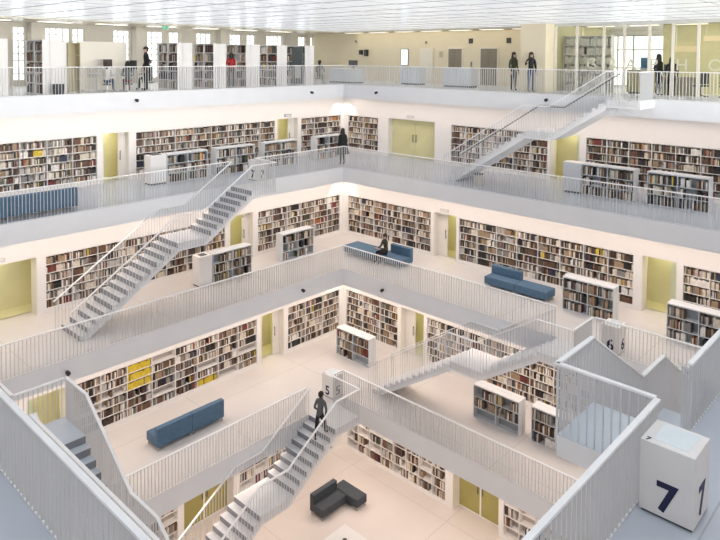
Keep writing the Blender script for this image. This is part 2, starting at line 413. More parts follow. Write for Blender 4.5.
# low free-standing bookcases
def low(l, side, u0, u1, vf, short, label, fill=.9):
    bookcase('low_bookcase', label, 'bookcase', short, side, u0, u1, vf, .46, Z[l], 0.001, 1.2, 3, (u1-u0)/2, fill, 'low free-standing bookcases', body='shelfgrey', back='greyback', topcap=.05)
low('B', 'L', 14.0, 15.95, 23.95, 'low bookcase with catalogue station', 'low white bookcase attached behind the white station on the upper gallery', .85)
low('B', 'L', 16.4, 18.5, 23.95, 'second low upper bookcase', 'low white bookcase standing above the stair head on the upper gallery', .85)
low('B', 'L', 19.05, 21.1, 23.95, 'low bookcase before yellow doorway', 'low white bookcase in front of the yellow doorway near the upper gallery corner', .85)
low('B', 'L', 22.4, 24.2, 23.95, 'low bookcase behind black figure', 'low white bookcase half hidden behind the black-clad person at the upper corner', .5)
low('B', 'R', 8.85, 10.85, 24.15, 'low bookcase with grey cabinet', 'low grey bookcase beside a plain cabinet under the glazed room', .75)
low('B', 'R', 6.35, 8.4, 24.2, 'low bookcase with open back', 'low grey bookcase with gaps at the end of the upper gallery', .65)
low('C', 'L', 14.65, 16.55, 21.65, 'low bookcase beside stair', 'low white bookcase with slotted station at its end below the stair', .6)
low('C', 'L', 18.4, 20.25, 21.85, 'low bookcase with red books', 'low white bookcase with few red books near the middle gallery corner', .5)
low('C', 'R', 8.65, 10.5, 22.0, 'low bookcase beside blue sofa', 'low grey bookcase at the end of the blue sofa on the middle gallery', .8)
low('C', 'R', 5.0, 6.9, 21.95, 'low bookcase by yellow doorway', 'low grey bookcase beside yellow doorway at the end of the middle gallery', .75)
low('D', 'R', 17.72, 19.62, 19.55, 'low corner bookcase', 'low white bookcase standing alone near the lower gallery corner', sparse(.7, .4, 21))
low('D', 'R', 10.78, 12.6, 19.5, 'low bookcase under stair', 'low white bookcase with empty bottom shelf beneath the lower gallery stair', lambda r, k: 0.0 if r == 0 else .7)
low('D', 'R', 8.5, 10.38, 19.6, 'low bookcase behind stair landing', 'low white bookcase partly hidden by the grey stair landing', .5)

# tall bookcases standing end-on at the top gallery edge
for (x0, x1, lab, sh) in ((7.55, 8.2, 'white end of a tall bookcase cut off at the border of the photo', 'cut off tall bookcase'),
                     (9.36, 10.03, 'tall bookcase with white end panel before the grey pier at the top gallery', 'first tall bookcase'),
                     (14.87, 15.6, 'tall double bookcase just behind the man in black', 'tall bookcase behind suited man'),
                     (16.69, 17.36, 'tall double bookcase between the suited man and the woman in red', 'tall bookcase before red top'),
                     (18.47, 19.29, 'tall double bookcase beside the woman in red', 'tall bookcase beside red top'),
                     (20.33, 20.96, 'tall double bookcase second from the dark green board', 'tall bookcase before board'),
                     (22.15, 22.77, 'tall double bookcase behind the dark green board', 'tall bookcase behind board')):
    bookcase('tall_bookcase', lab, 'bookcase', sh, 'R', 24.6, 26.2, x0, x1-x0, ZA, .001, 2.0, 5, .8, .9, 'tall bookcases on the top gallery')

# ------------------------------------------------------------------ railings
BARS = {}
def bar_mesh(axis, hgt, b=.02):
    k = (axis, round(hgt, 3), b)
    if k not in BARS:
        m = MB()
        a = .0045
        if axis == 'x': m.box(-a, a, -b, b, 0, hgt)
        else: m.box(-b, b, -a, a, 0, hgt)
        BARS[k] = m.mesh('baluster', M['bars'])
    return BARS[k]
SP = .11
def bars(parent, pts, budget, axis, lo=.012, hi=.985, dp=.02):
    """pts: polyline of (x, y, z) nosing points; bars vertical between z+lo and z+hi"""
    pos = []
    for p, q in zip(pts, pts[1:]):
        L = math.hypot(q[0]-p[0], q[1]-p[1]); n = max(1, round(L/SP))
        for i in range(n): pos.append(tuple(p[j]+(q[j]-p[j])*(i+.5)/n for j in range(3)))
    cam = (0, 0)
    order = sorted(range(len(pos)), key=lambda i: math.hypot(pos[i][0], pos[i][1]))
    near = set(order[:budget]); me = bar_mesh(axis, hi-lo, dp)
    rest = MB()
    for i, p in enumerate(pos):
        if i in near: place('baluster', me, parent, (p[0], p[1], p[2]+lo))
        else:
            a, b = (.0045, dp) if axis == 'x' else (dp, .0045)
            rest.box(p[0]-a, p[0]+a, p[1]-b, p[1]+b, p[2]+lo, p[2]+hi)
    if rest.v:
        o = rest.build('baluster_run', M['bars'], parent); o['kind'] = 'stuff'
    return len(near)
def rail_poly(m, pts, axis, w=.034, z0=.985, z1=1.015):
    for p, q in zip(pts, pts[1:]):
        c = (0, w, 0) if axis == 'x' else (w, 0, 0)
        vs = []
        for e in (p, q):
            for sg in (-1, 1):
                for zz in (z0, z1): vs.append((e[0]+sg*c[0], e[1]+sg*c[1], e[2]+zz))
        m.add(vs, [(0,1,3,2), (4,6,7,5), (0,4,5,1), (2,3,7,6), (1,5,7,3), (0,2,6,4)])
    return m
def railing(label, pts, axis, group='gallery edge railings', budget=100):
    t = thing('railing', label, 'railing', pts[0], group)
    rail_poly(MB(), pts, axis).build('handrail', M['rail'], t)
    rail_poly(MB(), pts, axis, .012, .0015, .0145).build('bottom_rail', M['rail'], t)
    bars(t, pts, budget, axis, .0145, .985)
    return t
I = .03
def far_rails(l):
    x, y, z = EX[l]+I, EY[l]+I, Z[l]
    return x, y, z
xa, ya, za = far_rails('A')
railing('long white bar railing along the west edge of the top gallery', [(6.0, ya, za), (xa+.02, ya, za)], 'x')
railing('white bar railing along the top gallery from the corner to the stair head', [(xa, 9.46, za), (xa, ya-.04, za)], 'y')
railing('white bar railing before the glazed room on the top gallery', [(xa, 4.0, za), (xa, 8.24, za)], 'y')
xb, yb, zb = far_rails('B')
railing('white bar railing in front of the blue sofa on the upper gallery edge', [(5.0, yb, zb), (15.42, yb, zb)], 'x')
railing('short white railing between the stair head and the upper gallery corner', [(16.72, yb, zb), (xb+.02, yb, zb)], 'x')
railing('long white bar railing along the east edge of the upper gallery', [(xb, 4.5, zb), (xb, yb-.04, zb)], 'y')
xc, yc, zc = far_rails('C')
railing('white bar railing along the west edge of the middle gallery beside the stair foot', [(5.45, yc, zc), (xc+.02, yc, zc)], 'x')
railing('white bar railing before the blue sofa from corner to middle gallery stair', [(xc, 9.56, zc), (xc, yc-.04, zc)], 'y')
railing('white bar railing at the end of the middle gallery past the number box', [(xc, 5.0, zc), (xc, 8.28, zc)], 'y')
xd, yd, zd = far_rails('D')
railing('white bar railing below the blue sofa on the lower gallery west edge', [(7.65, yd, zd), (15.40, yd, zd)], 'x')
railing('very short railing between stair landing and lower gallery corner', [(16.72, yd, zd), (xd+.02, yd, zd)], 'x')
railing('white bar railing over the olive doors on the lower gallery east edge', [(xd, 7.6, zd), (xd, yd-.04, zd)], 'y')
# near sides
xn, yn = NX['B']-I, NY['B']-I
railing('big grey bar railing running past the blue grey floor nearest the camera', [(xn, 4.0, ZB), (xn, 14.0, ZB)], 'y', 'near gallery railings')
railing('big grey bar railing in front of the white number seven box', [(3.6, yn, ZB), (8.40, yn, ZB)], 'x', 'near gallery railings')
railing('grey bar railing beyond the number box and stair opening', [(9.68, yn, ZB), (15.0, yn, ZB)], 'x', 'near gallery railings')
xn, yn = NX['C']-I, NY['C']-I
railing('thin white railing beside the blue grey stair, under the big near railing', [(xn, 5.6, ZC), (xn, 15.10, ZC)], 'y', 'near gallery railings')
railing('white railing on the middle gallery past the stair landing with yellow door view', [(xn, 16.30, ZC), (xn, 19.2, ZC)], 'y', 'near gallery railings')

# ------------------------------------------------------------------ stairs
R_, G_ = H/22, .27
def stair(label, l, fn, wdt, axis, tr='palet', group='white staircases between the galleries'):
    """fn(s, w, z) -> world; s runs down the stair, w away from the slab edge"""
    z0 = Z[l]; base = fn(0, 0, z0-T)
    t = thing('staircase', label, 'staircase', fn(0, 0, z0), group)
    mats = [M['stair'], M[tr], M['riser']]
    L1 = 1.2; S2 = L1+8*G_; L2 = S2+1.1; zm = z0-8*R_; S3 = L2+14*G_
    und = -.37
    def slope(sA, zA): return lambda s: zA-(s-sA)*R_/G_+und
    s1, s2 = slope(L1, z0), slope(L2, zm)
    lt = .30
    w0 = .004
    # landing slab
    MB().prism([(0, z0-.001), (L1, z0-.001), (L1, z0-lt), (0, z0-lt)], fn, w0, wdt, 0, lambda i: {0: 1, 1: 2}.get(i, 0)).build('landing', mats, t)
    def flight(sa, za, n, last):
        top = [(sa, za-.001)]
        for k in range(n):
            top.append((sa+k*G_, za-(k+1)*R_))
            if k < n-1: top.append((sa+(k+1)*G_, za-(k+1)*R_))
        top[0] = (sa, za-.001)
        f = slope(sa, za)
        e = sa+(n-1)*G_
        if last:
            zb = za-n*R_+.002
            bot = [(sa+(za+und-zb)*G_/R_, zb), (sa, f(sa))]
            poly = top[1:-1]+[(e, zb)]+bot
        else:
            poly = top[1:-1]+[(e, za-n*R_)]+[(e, f(e)), (sa, f(sa))]
        nt = len(top)-1
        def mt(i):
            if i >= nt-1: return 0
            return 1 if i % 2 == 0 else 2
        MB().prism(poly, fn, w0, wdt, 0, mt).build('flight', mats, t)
        return e
    e1 = flight(L1, z0, 8, False)
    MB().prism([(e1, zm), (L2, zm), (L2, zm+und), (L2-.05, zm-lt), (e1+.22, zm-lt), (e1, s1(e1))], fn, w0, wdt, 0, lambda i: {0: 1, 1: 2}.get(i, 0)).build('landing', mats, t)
    flight(L2, zm, 14, True)
    # railings
    prof = [(0, z0), (L1, z0), (S2, zm), (L2, zm), (S3, zm-14*R_)]
    po = [fn(s, wdt+.028, z) for s, z in prof]
    a2 = 'y' if axis == 'x' else 'x'
    o = rail_poly(MB(), po, axis).build('railing', M['rail'], t)
    used = bars(o, po, 74, axis, -.22, .985, .011 if tr == 'palet' else .02)
    pe = [fn(.03, .0, z0), fn(.03, wdt+.028, z0)]
    e = rail_poly(MB(), pe, a2).build('railing', M['rail'], t)
    used += bars(e, [fn(.03, .05, z0), fn(.03, wdt-.02, z0)], 12, a2, .004, .985)
    pi = [fn(s, .05, z) for s, z in prof[1:]]
    i_ = rail_poly(MB(), pi, axis).build('railing', M['rail'], t)
    bars(i_, pi, 100-used, axis, .02, .985, .011)
    if l == 'A':
        g = MB()
        for p, q in zip(prof[1:], prof[2:]): g.tube(fn(p[0], .13, p[1]+.9), fn(q[0], .13, q[1]+.9), .02, 8)
        g.build('grab_rail', M['dark'], t)
    return t
stair('white staircase from the top gallery down to the upper gallery', 'A', lambda s, w, z: (EX['A']-w, 8.25+s, z), 1.37, 'y')
stair('white staircase from upper to middle gallery beside low bookcases', 'B', lambda s, w, z: (16.7-s, EY['B']-w, z), 1.37, 'x')
stair('white staircase dropping from the middle gallery over the low bookcases', 'C', lambda s, w, z: (EX['C']-w, 8.3+s, z), 1.37, 'y')
stair('white staircase with a person on it down to the ground floor', 'D', lambda s, w, z: (16.7-s, EY['D']-w, z), 1.37, 'x')
stair('grey near staircase with blue landing behind the number seven box', 'B', lambda s, w, z: (8.40+s, NY['B']+w, z), 1.3, 'x', 'tread')
stair('near staircase with blue grey steps and yellow door seen through its railing', 'C', lambda s, w, z: (NX['C']+w, 16.28-s, z), 1.19, 'y', 'tread')

# ------------------------------------------------------------------ number boxes
def text_mesh(txt, size, depth, bold=0.0):
    c = bpy.data.curves.new('lettering', 'FONT'); c.body = txt; c.size = size; c.extrude = depth; c.offset = bold
    c.align_x = 'CENTER'; c.align_y = 'CENTER'
    o = bpy.data.objects.new('lettering', c); COL.objects.link(o)
    dg = bpy.context.evaluated_depsgraph_get(); me = bpy.data.meshes.new_from_object(o.evaluated_get(dg))
    bpy.data.objects.remove(o); bpy.data.curves.remove(c)
    return me
def text(name, txt, size, m, parent, loc, xdir, updir, bold=0.0, depth=.002):
    me = text_mesh(txt, size, depth, bold); me.materials.clear(); me.materials.append(m)
    o = bpy.data.objects.new(name, me); COL.objects.link(o)
    x = Vector(xdir); y = Vector(updir); z = x.cross(y)
    mt = Matrix((x, y, z)).transposed().to_4x4()
    o.parent = parent; r = ROOT.get(parent.name, (0,0,0))
    mt.translation = Vector(loc)-Vector(r); o.matrix_local = mt
    ROOT[o.name] = r
    return o
def number_box(label, l, x0, x1, y0, y1, txt):
    z = Z[l]; h = .85
    t = thing('number_box', label, 'sign box', ((x0+x1)/2, (y0+y1)/2, z), 'white number boxes at the stair heads')
    MB().box(x0, x1, y0, y1, z+.03, z+h).build('body', M['white'], t, .006)
    MB().box(x0+.02, x1-.02, y0+.02, y1-.02, z+.001, z+.03).build('plinth', M['dark'], t)
    MB().box(x0+.09, x1-.05, y0+.09, y1-.12, z+h+.0005, z+h+.003).build('screen', M['panel'], t)
    cy, cx = (y0+y1)/2, (x0+x1)/2
    text('numeral', txt, .47, M['navy'], t, (x0-.003, cy-.005, z+.25), (0, -1, 0), (0, 0, 1), .012)
    text('numeral', txt, .47, M['navy'], t, (cx, y0-.003, z+.255), (1, 0, 0), (0, 0, 1), .012)
    text('numeral', txt, .10, M['navy'], t, (x0+.05, y1-.07, z+h+.003), (0, -1, 0), (1, 0, 0), .002)
    return t
number_box('large white box with navy number seven near the camera', 'B', 7.66, 8.22, 2.07, 2.66, '7')
number_box('distant white box with number seven at the upper stair head', 'B', 16.88, 17.44, 21.72, 22.31, '7')
number_box('white box behind railing at the middle gallery stair head', 'C', 19.68, 20.27, 7.54, 8.1, '6')
number_box('white box with small number five beside the person on the stair', 'D', 16.8, 17.36, 17.03, 17.62, '5')

# ------------------------------------------------------------------ black fittings on the slab edges
def fitting(label, side, u, l, dz):
    v = (EY if side == 'L' else EX)[l]
    o = thing('spotlight', label, 'light fitting', sw(side, u, v, Z[l]+dz), 'black fittings on the slab edges')
    m = MB(); m.tube(sw(side, u, v-.002, Z[l]+dz), sw(side, u, v-.035, Z[l]+dz), .05, 12); m.build('bracket', M['dark'], o)
    m = MB(); m.tube(sw(side, u, v-.035, Z[l]+dz), sw(side, u, v-.13, Z[l]+dz-.02), .06, 14, 0, .066); m.build('housing', M['black'], o)
fitting('small black fitting on the top slab edge under the man in black', 'L', 12.65, 'A', -.31)
fitting('small black fitting on the top west slab edge near the corner', 'L', 22.0, 'A', -.33)
fitting('small black fitting on the top east slab edge near the corner', 'R', 21.6, 'A', -.32)
fitting('small black fitting on the top slab edge above the stair', 'R', 12.42, 'A', -.22)
fitting('small black fitting on the middle west slab edge near the corner', 'L', 17.26, 'C', -.31)
fitting('small black fitting on the middle slab edge above the near stair landing', 'L', 7.93, 'C', -.36)
fitting('small black fitting on the middle east slab edge below the seated reader', 'R', 17.0, 'C', -.33)

# ------------------------------------------------------------------ sofas and stations
def sofa(label, side, u0, u1, v0, v1, l, backv, back_u=None, modules=2, m='blue', seat=.42, back=.75, group='upholstered benches', legs=True):
    """backv: 'lo' or 'hi' v side carries the backrest, None = bench"""
    z = Z[l]
    t = thing('sofa', label, 'sofa', sw(side, (u0+u1)/2, (v0+v1)/2, z), group)
    bu = back_u or (u0, u1)
    bt = .2
    for i in range(modules):
        a, b = u0+(u1-u0)*i/modules, u0+(u1-u0)*(i+1)/modules
        a += .006; b -= .006
        p, q = v0, v1
        MB().sb(side, a, b, p, q, z+.12, z+seat).build('seat', M[m], t, .03, 3)
        for uu in (a+.05, b-.05):
            for vv in (p+.05, q-.05):
                g = MB(); g.tube(sw(side, uu, vv, z+.001), sw(side, uu, vv, z+.125), .02, 8); g.build('leg', M['steel'], t)
        ba, bb = max(a, bu[0]), min(b, bu[1])
        if backv and bb-ba > .2:
            pv = (p, p+bt) if backv == 'lo' else (q-bt, q)
            MB().sb(side, ba, bb, pv[0], pv[1], z+seat-.02, z+back).build('backrest', M[m], t, .03, 3)
    return t
sofa('long blue sofa seen from behind on the upper gallery', 'L', 5.2, 9.5, 22.0, 22.75, 'B', 'lo', modules=2)
sofa('long blue sofa seen from behind on the lower gallery', 'L', 10.6, 13.2, 18.82, 19.55, 'D', 'lo')
sofa('blue bench with half length backrest on the middle gallery', 'R', 11.12, 13.8, 22.0, 22.72, 'C', 'hi', back_u=(12.45, 13.8))
sofa('blue corner sofa the reader sits on, backrest towards the books', 'R', 17.45, 18.8, 21.3, 22.1, 'C', 'hi', back_u=(17.45, 18.6), modules=1, seat=.38)
sofa('low blue bench without back at the middle gallery corner', 'R', 18.88, 20.75, 21.1, 22.05, 'C', None, modules=1)
sofa('charcoal sofa with backrest on the ground floor', 'L', 15.67, 16.9, 16.38, 17.06, 'E', 'hi', modules=1, m='char', group='charcoal seats')
sofa('charcoal backless bench set against the ground floor sofa end', 'R', 15.85, 17.1, 16.93, 17.46, 'E', None, modules=1, m='char', group='charcoal seats')

def station(label, side, u0, u1, v0, v1, l, slot=True, h=1.2):
    z = Z[l]
    t = thing('catalogue_station', label, 'cabinet', sw(side, (u0+u1)/2, (v0+v1)/2, z), 'stations at bookcase ends')
    MB().sb(side, u0, u1, v0, v1, z+.06, z+h).build('body', M['white'], t, .012)
    MB().sb(side, u0+.03, u1-.03, v0+.03, v1-.03, z+.001, z+.06).build('plinth', M['dark'], t)
    if slot: MB().sb(side, u0+.15, u1-.15, v0+.1, v1-.1, z+h+.001, z+h+.012).build('screen', M['dark'], t, .003)
    else: MB().sb(side, u0+.012, u1-.012, v0-.012, v0-.001, z+.1, z+h-.03).build('door', M['shelfgrey'], t, .004)
station('white station with dark slot at the upper gallery low bookcase', 'L', 13.25, 13.97, 23.95, 24.45, 'B')
station('white station with dark slot beside the stair on the middle gallery', 'L', 14.02, 14.62, 21.65, 22.15, 'C')
station('plain grey cabinet at the end of the low bookcase under the glazed room', 'R', 10.88, 11.6, 24.15, 24.6, 'B', False)

# ground floor table
t = thing('low_table', 'square white low table with a dark object on the ground floor', 'table', (15.25, 14.85, ZE))
MB().box(14.72, 15.8, 14.3, 15.38, .36, .40).build('tabletop', M['shelf'], t, .006)
MB().box(14.8, 15.72, 14.38, 15.3, .001, .36).build('base', M['shelf'], t)
o = thing('ornament', 'small dark object standing on the white ground floor table', 'ornament', (15.12, 14.72, .401))
MB().tube((15.12, 14.72, .402), (15.12, 14.72, .42), .1, 14).build('base', M['dark'], o); MB().tube((15.12, 14.72, .42), (15.12, 14.72, .56), .05, 12, 0, .075).build('body', M['dark'], o)

# bins
def bin_(label, x, y, l, w, h, m='dark'):
    z = Z[l]; t = thing('waste_bin', label, 'bin', (x, y, z), 'waste bins')
    MB().tube((x, y, z+.001), (x, y, z+h-.03), w*.42, 16, 0, w*.5).build('body', M[m], t)
    MB().tube((x, y, z+h-.03), (x, y, z+h), w*.52, 16).build('rim', M['black'], t)
bin_('dark bin beside the tall bookcase end on the top gallery', 9.8, 24.3, 'A', .42, .38)
bin_('small grey bin on the upper gallery floor near the stair foot', 22.75, 14.6, 'B', .42, .5, 'pier')
bin_('slim black bin in the olive doorway under the upper stair', 26.3, 12.0, 'B', .3, .75, 'black')

# door signs above doorways
for side, u, l, lab in (('L', 22.0, 'B', 'small grey sign above the doorway near the upper gallery corner'), ('R', 20.9, 'B', 'small grey sign above the wide yellow doors'),
                        ('R', 17.0, 'C', 'small grey sign above the open doorway of the middle gallery'), ('L', 7.4, 'C', 'small grey sign above the wide middle gallery doorway')):
    W = (WY if side == 'L' else WX)[l]
    t = thing('door_sign', lab, 'sign', sw(side, u, W, Z[l]+2.2), 'signs above doorways')
    MB().sb(side, u-.22, u+.22, W-.03, W-.002, Z[l]+2.14, Z[l]+2.26).build('plate', M['dark'] if l == 'B' and side == 'L' else M['pier'], t, .004)
    MB().sb(side, u-.18, u+.18, W-.034, W-.0305, Z[l]+2.16, Z[l]+2.24).build('panel', M['shelfgrey'], t)

# ------------------------------------------------------------------ top gallery hall
CZ = ZA+3.0
HZ = ZA+2.93
m = MB(); m.box(-10, 28.5, -10, 28.5, CZ, CZ+.05)
lum = bpy.data.materials.new('luminous opal glass ceiling'); lum.use_nodes = True
nt = lum.node_tree; b = nt.nodes['Principled BSDF']
b.inputs['Roughness'].default_value = .22; b.inputs['Base Color'].default_value = (.46, .49, .52, 1)
tc = nt.nodes.new('ShaderNodeTexCoord'); vz = nt.nodes.new('ShaderNodeTexVoronoi'); vz.inputs['Scale'].default_value = .35
nt.links.new(tc.outputs['Object'], vz.inputs['Vector'])
rp = nt.nodes.new('ShaderNodeValToRGB'); rp.color_ramp.elements[0].color = (.82, .86, .93, 1); rp.color_ramp.elements[1].color = (.92, .95, 1, 1)
nt.links.new(vz.outputs['Color'], rp.inputs['Fac']); nt.links.new(rp.outputs['Color'], b.inputs['Emission Color'])
b.inputs['Emission Strength'].default_value = .56
struct('ceiling', m, lum, 'luminous pale blue glass panel ceiling over the atrium', 'ceiling')
g = MB()
x = 12.9-1.6*13
while x < 28.4:
    if x > -9.8: g.box(x-.016, x+.016, -10, 28.5, CZ-.012, CZ-.001)
    x += 1.6
y = 8.0-1.4*12
while y < 28.4:
    if y > -9.8: g.box(-10, 28.5, y-.016, y+.016, CZ-.010, CZ-.002)
    y += 1.4
struct('trim_1', g, M['grid'], 'thin grey metal grid holding the luminous ceiling panels', 'ceiling grid')
g = MB(); g.box(28.5, 36, -10, 34, HZ, CZ+.05); g.box(-10, 28.5, 28.5, 34, HZ, CZ+.05)
struct('ceiling', g, M['hallceil'], 'beige lowered ceiling around the luminous ceiling', 'ceiling')
# outer shell of the building
for l in 'BCDE':
    a = dict(B='A', C='B', D='C', E='D')[l]
    nx, ny, zt = NX[a]-1.75, NY[a]-1.75, Z[l]+H-T-.002
    struct('wall_back', MB().box(nx-.2, nx, ny, WY[l]-.002, Z[l]+.001, zt), M['white'], f'white wall behind the near railing of the {LV[l]}', 'wall')
    struct('wall_front', MB().box(nx-.2, WX[l]-.002, ny-.2, ny-.001, Z[l]+.001, zt), M['white'], f'white side wall beside the near floor of the {LV[l]}', 'wall')
struct('wall_back', MB().box(-10.2, -10, -10.2, 34.2, ZE-.3, CZ+.1), M['white'], 'white outer wall behind the camera to the south', 'wall')
wm = MB(); wm.box(-10, 36.2, -10.2, -10, ZE-.3, ZA+.25); wm.box(-10, 36.2, -10.2, -10, ZA+2.75, CZ+.1)
u = -10; k = 13  # window row out of view, added to throw daylight on the west side
for i in range(9):
    p = -9+i*5.0; wm.box(u, p, -10.2, -10, ZA+.25, ZA+2.75); u = p+3.9; k += 1
    o = struct(f'window_{k}', MB().box(p, u, -10.15, -10.13, ZA+.25, ZA+2.75), M['window_fill'], f'bright unseen window added for daylight, {ORD[i+1]} along the wall behind the camera', 'window')
    f = MB()
    for q in range(5): xx = p+(u-p)*q/4; f.box(xx-.02, xx+.02, -10.12, -10.05, ZA+.25, ZA+2.75)
    for q in range(4): zz = ZA+.25+2.5*q/3; f.box(p, u, -10.115, -10.055, zz-.02, zz+.02)
    f.build('window_frame', M['rail'], o)
wm.box(u, 36.2, -10.2, -10, ZA+.25, ZA+2.75)
struct('wall_front', wm, M['white'], 'white outer wall with a row of added windows behind the camera', 'wall')

# west outer wall with windows between piers
YW = 32.0
wm = MB(); wins = []
xs = [(-10, 10.85)]
per = [(10.9, 11.42), (12.25, 13.5), (13.62, 14.2), (15.7, 16.58), (17.3, 18.5), (18.85, 19.5), (20.6, 21.6), (22.5, 23.7), (24.1, 24.75), (25.6, 26.9), (27.7, 28.9), (29.3, 30.4)]
u = -10
for a, c in per:
    wm.box(u, a, YW, YW+.3, ZA, HZ); wm.box(a, c, YW, YW+.3, ZA, ZA+.25); wm.box(a, c, YW, YW+.3, ZA+2.72, HZ); u = c
wm.box(u, 36, YW, YW+.3, ZA, HZ)
struct('wall_left', wm, M['pier'], 'pale outer wall of the top hall pierced by bright gridded windows', 'wall')
for i, (a, c) in enumerate(per):
    w = MB(); w.box(a, c, YW+.18, YW+.2, ZA+.25, ZA+2.72)
    o = struct(f'window_{i+1}', w, M['window'], f'bright gridded window, {ORD[i+1]} along the west wall of the top hall', 'window')
    f = MB(); n = max(2, round((c-a)/.3))
    for k in range(n+1):
        xx = a+(c-a)*k/n; f.box(xx-.024, xx+.024, YW+.12, YW+.175, ZA+.25, ZA+2.72)
    for k in range(9):
        zz = ZA+.25+2.47*k/8; f.box(a, c, YW+.125, YW+.17, zz-.024, zz+.024)
    f.build('window_frame', M['grille'], o)
for i, xx in enumerate((11.5, 16.65, 21.85, 27.1)):
    struct(f'trim_{i+2}', MB().box(xx, xx+.62, YW-.55, YW-.002, ZA, HZ-.002), M['pier'], f'beige square pier, {ORD[i+1]} along the west windows of the top hall', 'pillar')

# east hall wall with lifts
XW = 29.6
wm = MB(); wm.box(XW, XW+.2, 13.4, 33, ZA, HZ)
struct('wall_right', wm, M['beige'], 'warm beige lift lobby wall of the top gallery', 'wall')
struct('wall_right', MB().box(XW, XW+.2, -4, 9.75, ZA, HZ), M['olive'], 'olive yellow partition inside the glazed room', 'wall')
struct('wall_right', MB().box(35.8, 36, -10, 34, ZA, HZ), M['beige2'], 'outer wall beyond the glazed room', 'wall')
o = struct('window_13', MB().box(33.0, 33.02, 9.9, 14.6, ZA+.1, ZA+2.6), M['window'], 'bright window at the back of the glazed room', 'window')
f = MB()
for k in range(7): yy = 9.9+4.7*k/6; f.box(32.93, 32.99, yy-.03, yy+.03, ZA+.1, ZA+2.6)
for zz in (.1, 1.0, 1.9, 2.6): f.box(32.935, 32.985, 9.9, 14.6, ZA+zz-.03, ZA+zz+.03)
f.build('window_frame', M['grille'], o)
struct('wall_right', MB().box(26.05, 32.9, 13.45, 13.6, ZA, HZ), M['olive'], 'olive side wall between pillar and glazed room', 'wall')
struct('trim_6', MB().box(25.45, 26.2, 13.12, 14.3, ZA+.001, HZ-.002), M['beige'], 'pale beige pillar beside the two women at the top gallery', 'pillar')
for i, (a, c) in enumerate(((20.15, 21.02), (17.95, 18.95))):
    t = tag(MB().box(XW-.05, XW-.002, a-.07, c+.07, ZA, ZA+2.0).build(f'door_{DN[0]+1}', M['beige2']), ['brown lift door beside the wall plaque', 'brown lift door beside the two women'][i], 'lift door', kind='structure'); DN[0] += 1
    for k in range(2):
        p, q = a+(c-a)*k/2, a+(c-a)*(k+1)/2
        MB().box(XW-.065, XW-.052, p+.006, q-.006, ZA+.01, ZA+1.93).build('lift_panel', M['brown'], t)
t = tag(MB().box(XW-.03, XW-.002, 22.05, 23.1, ZA, ZA+2.02).build(f'door_{DN[0]+1}', M['beige']), 'plain beige door in the lift lobby wall', 'door', kind='structure'); DN[0] += 1
MB().box(XW-.045, XW-.032, 22.12, 23.03, ZA+.01, ZA+1.96).build('door_leaf', M['beige2'], t)
MB().tube((XW-.07, 22.2, ZA+1.0), (XW-.07, 22.34, ZA+1.0), .012).build('door_handle', M['steel'], t)

def plate(name, label, cat, y, z, w, h, m, d=.03, inner=None, group=None):
    t = thing(name, label, cat, (XW, y, ZA+z), group)
    MB().box(XW-d, XW-.002, y-w/2, y+w/2, ZA+z-h/2, ZA+z+h/2).build('plate', M[m], t, .004)
    MB().box(XW-d-.004, XW-d-.0005, y-w/2+.03, y+w/2-.03, ZA+z-h/2+.03, ZA+z+h/2-.03).build('panel', M[inner or m], t)
    return t
plate('lift_sign', 'small black square sign above and between the lift doors', 'sign', 19.6, 2.35, .26, .26, 'black', inner='dark', group='black lift signs')
plate('lift_sign', 'small black square sign above the two women', 'sign', 17.3, 2.35, .26, .26, 'black', inner='dark', group='black lift signs')
plate('wall_plaque', 'grey plaque on the beige wall beside the lift', 'sign', 21.55, 1.62, .26, .36, 'pier', inner='tan')
plate('wall_screen', 'tall glowing pale blue screen on the lobby wall', 'screen', 24.15, 1.45, .52, .95, 'dark', inner='screen', d=.05)
plate('wall_mounted_loudspeaker', 'black wall loudspeaker nearer the corner, one of a pair', 'speaker', 27.6, 1.73, .2, .28, 'black', .18, 'dark', 'wall loudspeakers')
plate('wall_mounted_loudspeaker', 'taller black wall loudspeaker of the pair, towards the screen', 'speaker', 27.15, 1.7, .22, .4, 'black', .18, 'dark', 'wall loudspeakers')
plate('wall_camera', 'small dark wall camera above the loudspeakers', 'camera', 28.0, 2.42, .2, .14, 'pier', .12, 'dark')
plate('information_sign', 'tiny grey sign above the plain beige door', 'sign', 22.6, 2.3, .16, .18, 'pier', inner='dark')
plate('wall_mounted_panel', 'small grey panel between the two lift doors', 'panel', 19.55, 1.1, .12, .3, 'steel', inner='dark')

# reception counters
def counter(label, x0, x1, y0, y1, h, m='shelfgrey'):
    t = thing('counter', label, 'counter', ((x0+x1)/2, (y0+y1)/2, ZA), 'counters in the lift lobby')
    MB().box(x0, x1, y0, y1, ZA+.08, ZA+h-.04).build('body', M[m], t, .005)
    MB().box(x0+.04, x1-.04, y0+.04, y1-.04, ZA+.001, ZA+.08).build('plinth', M['dark'], t)
    MB().box(x0-.03, x1+.03, y0-.03, y1+.03, ZA+h-.04, ZA+h).build('top', M['shelf'], t, .005)
counter('pale grey counter standing before the first lift door', 26.4, 27.1, 17.5, 19.1, .95)
counter('grey counter in front of the plain beige door', 26.8, 27.4, 20.9, 22.2, .95)
counter('long grey desk near the corner under the loudspeakers', 25.6, 26.4, 24.4, 26.4, .8)
def monitor(label, x, y, zt, rz, w=.5, h=.34, m='black', lev=ZA):
    t = thing('monitor', label, 'monitor', (x, y, zt), 'desk monitors', rz, True)
    MB().box(-w/2, w/2, -.02, .02, .12, .12+h).build('screen', M[m], t, .006)
    MB().box(-.03, .03, .02, .05, .014, .3).build('neck', M['dark'], t)
    MB().box(-.12, .12, -.08, .1, .001, .014).build('foot', M['dark'], t)
monitor('dark monitor on the long grey desk near the corner', 26.0, 24.9, ZA+.801, -PI/4)

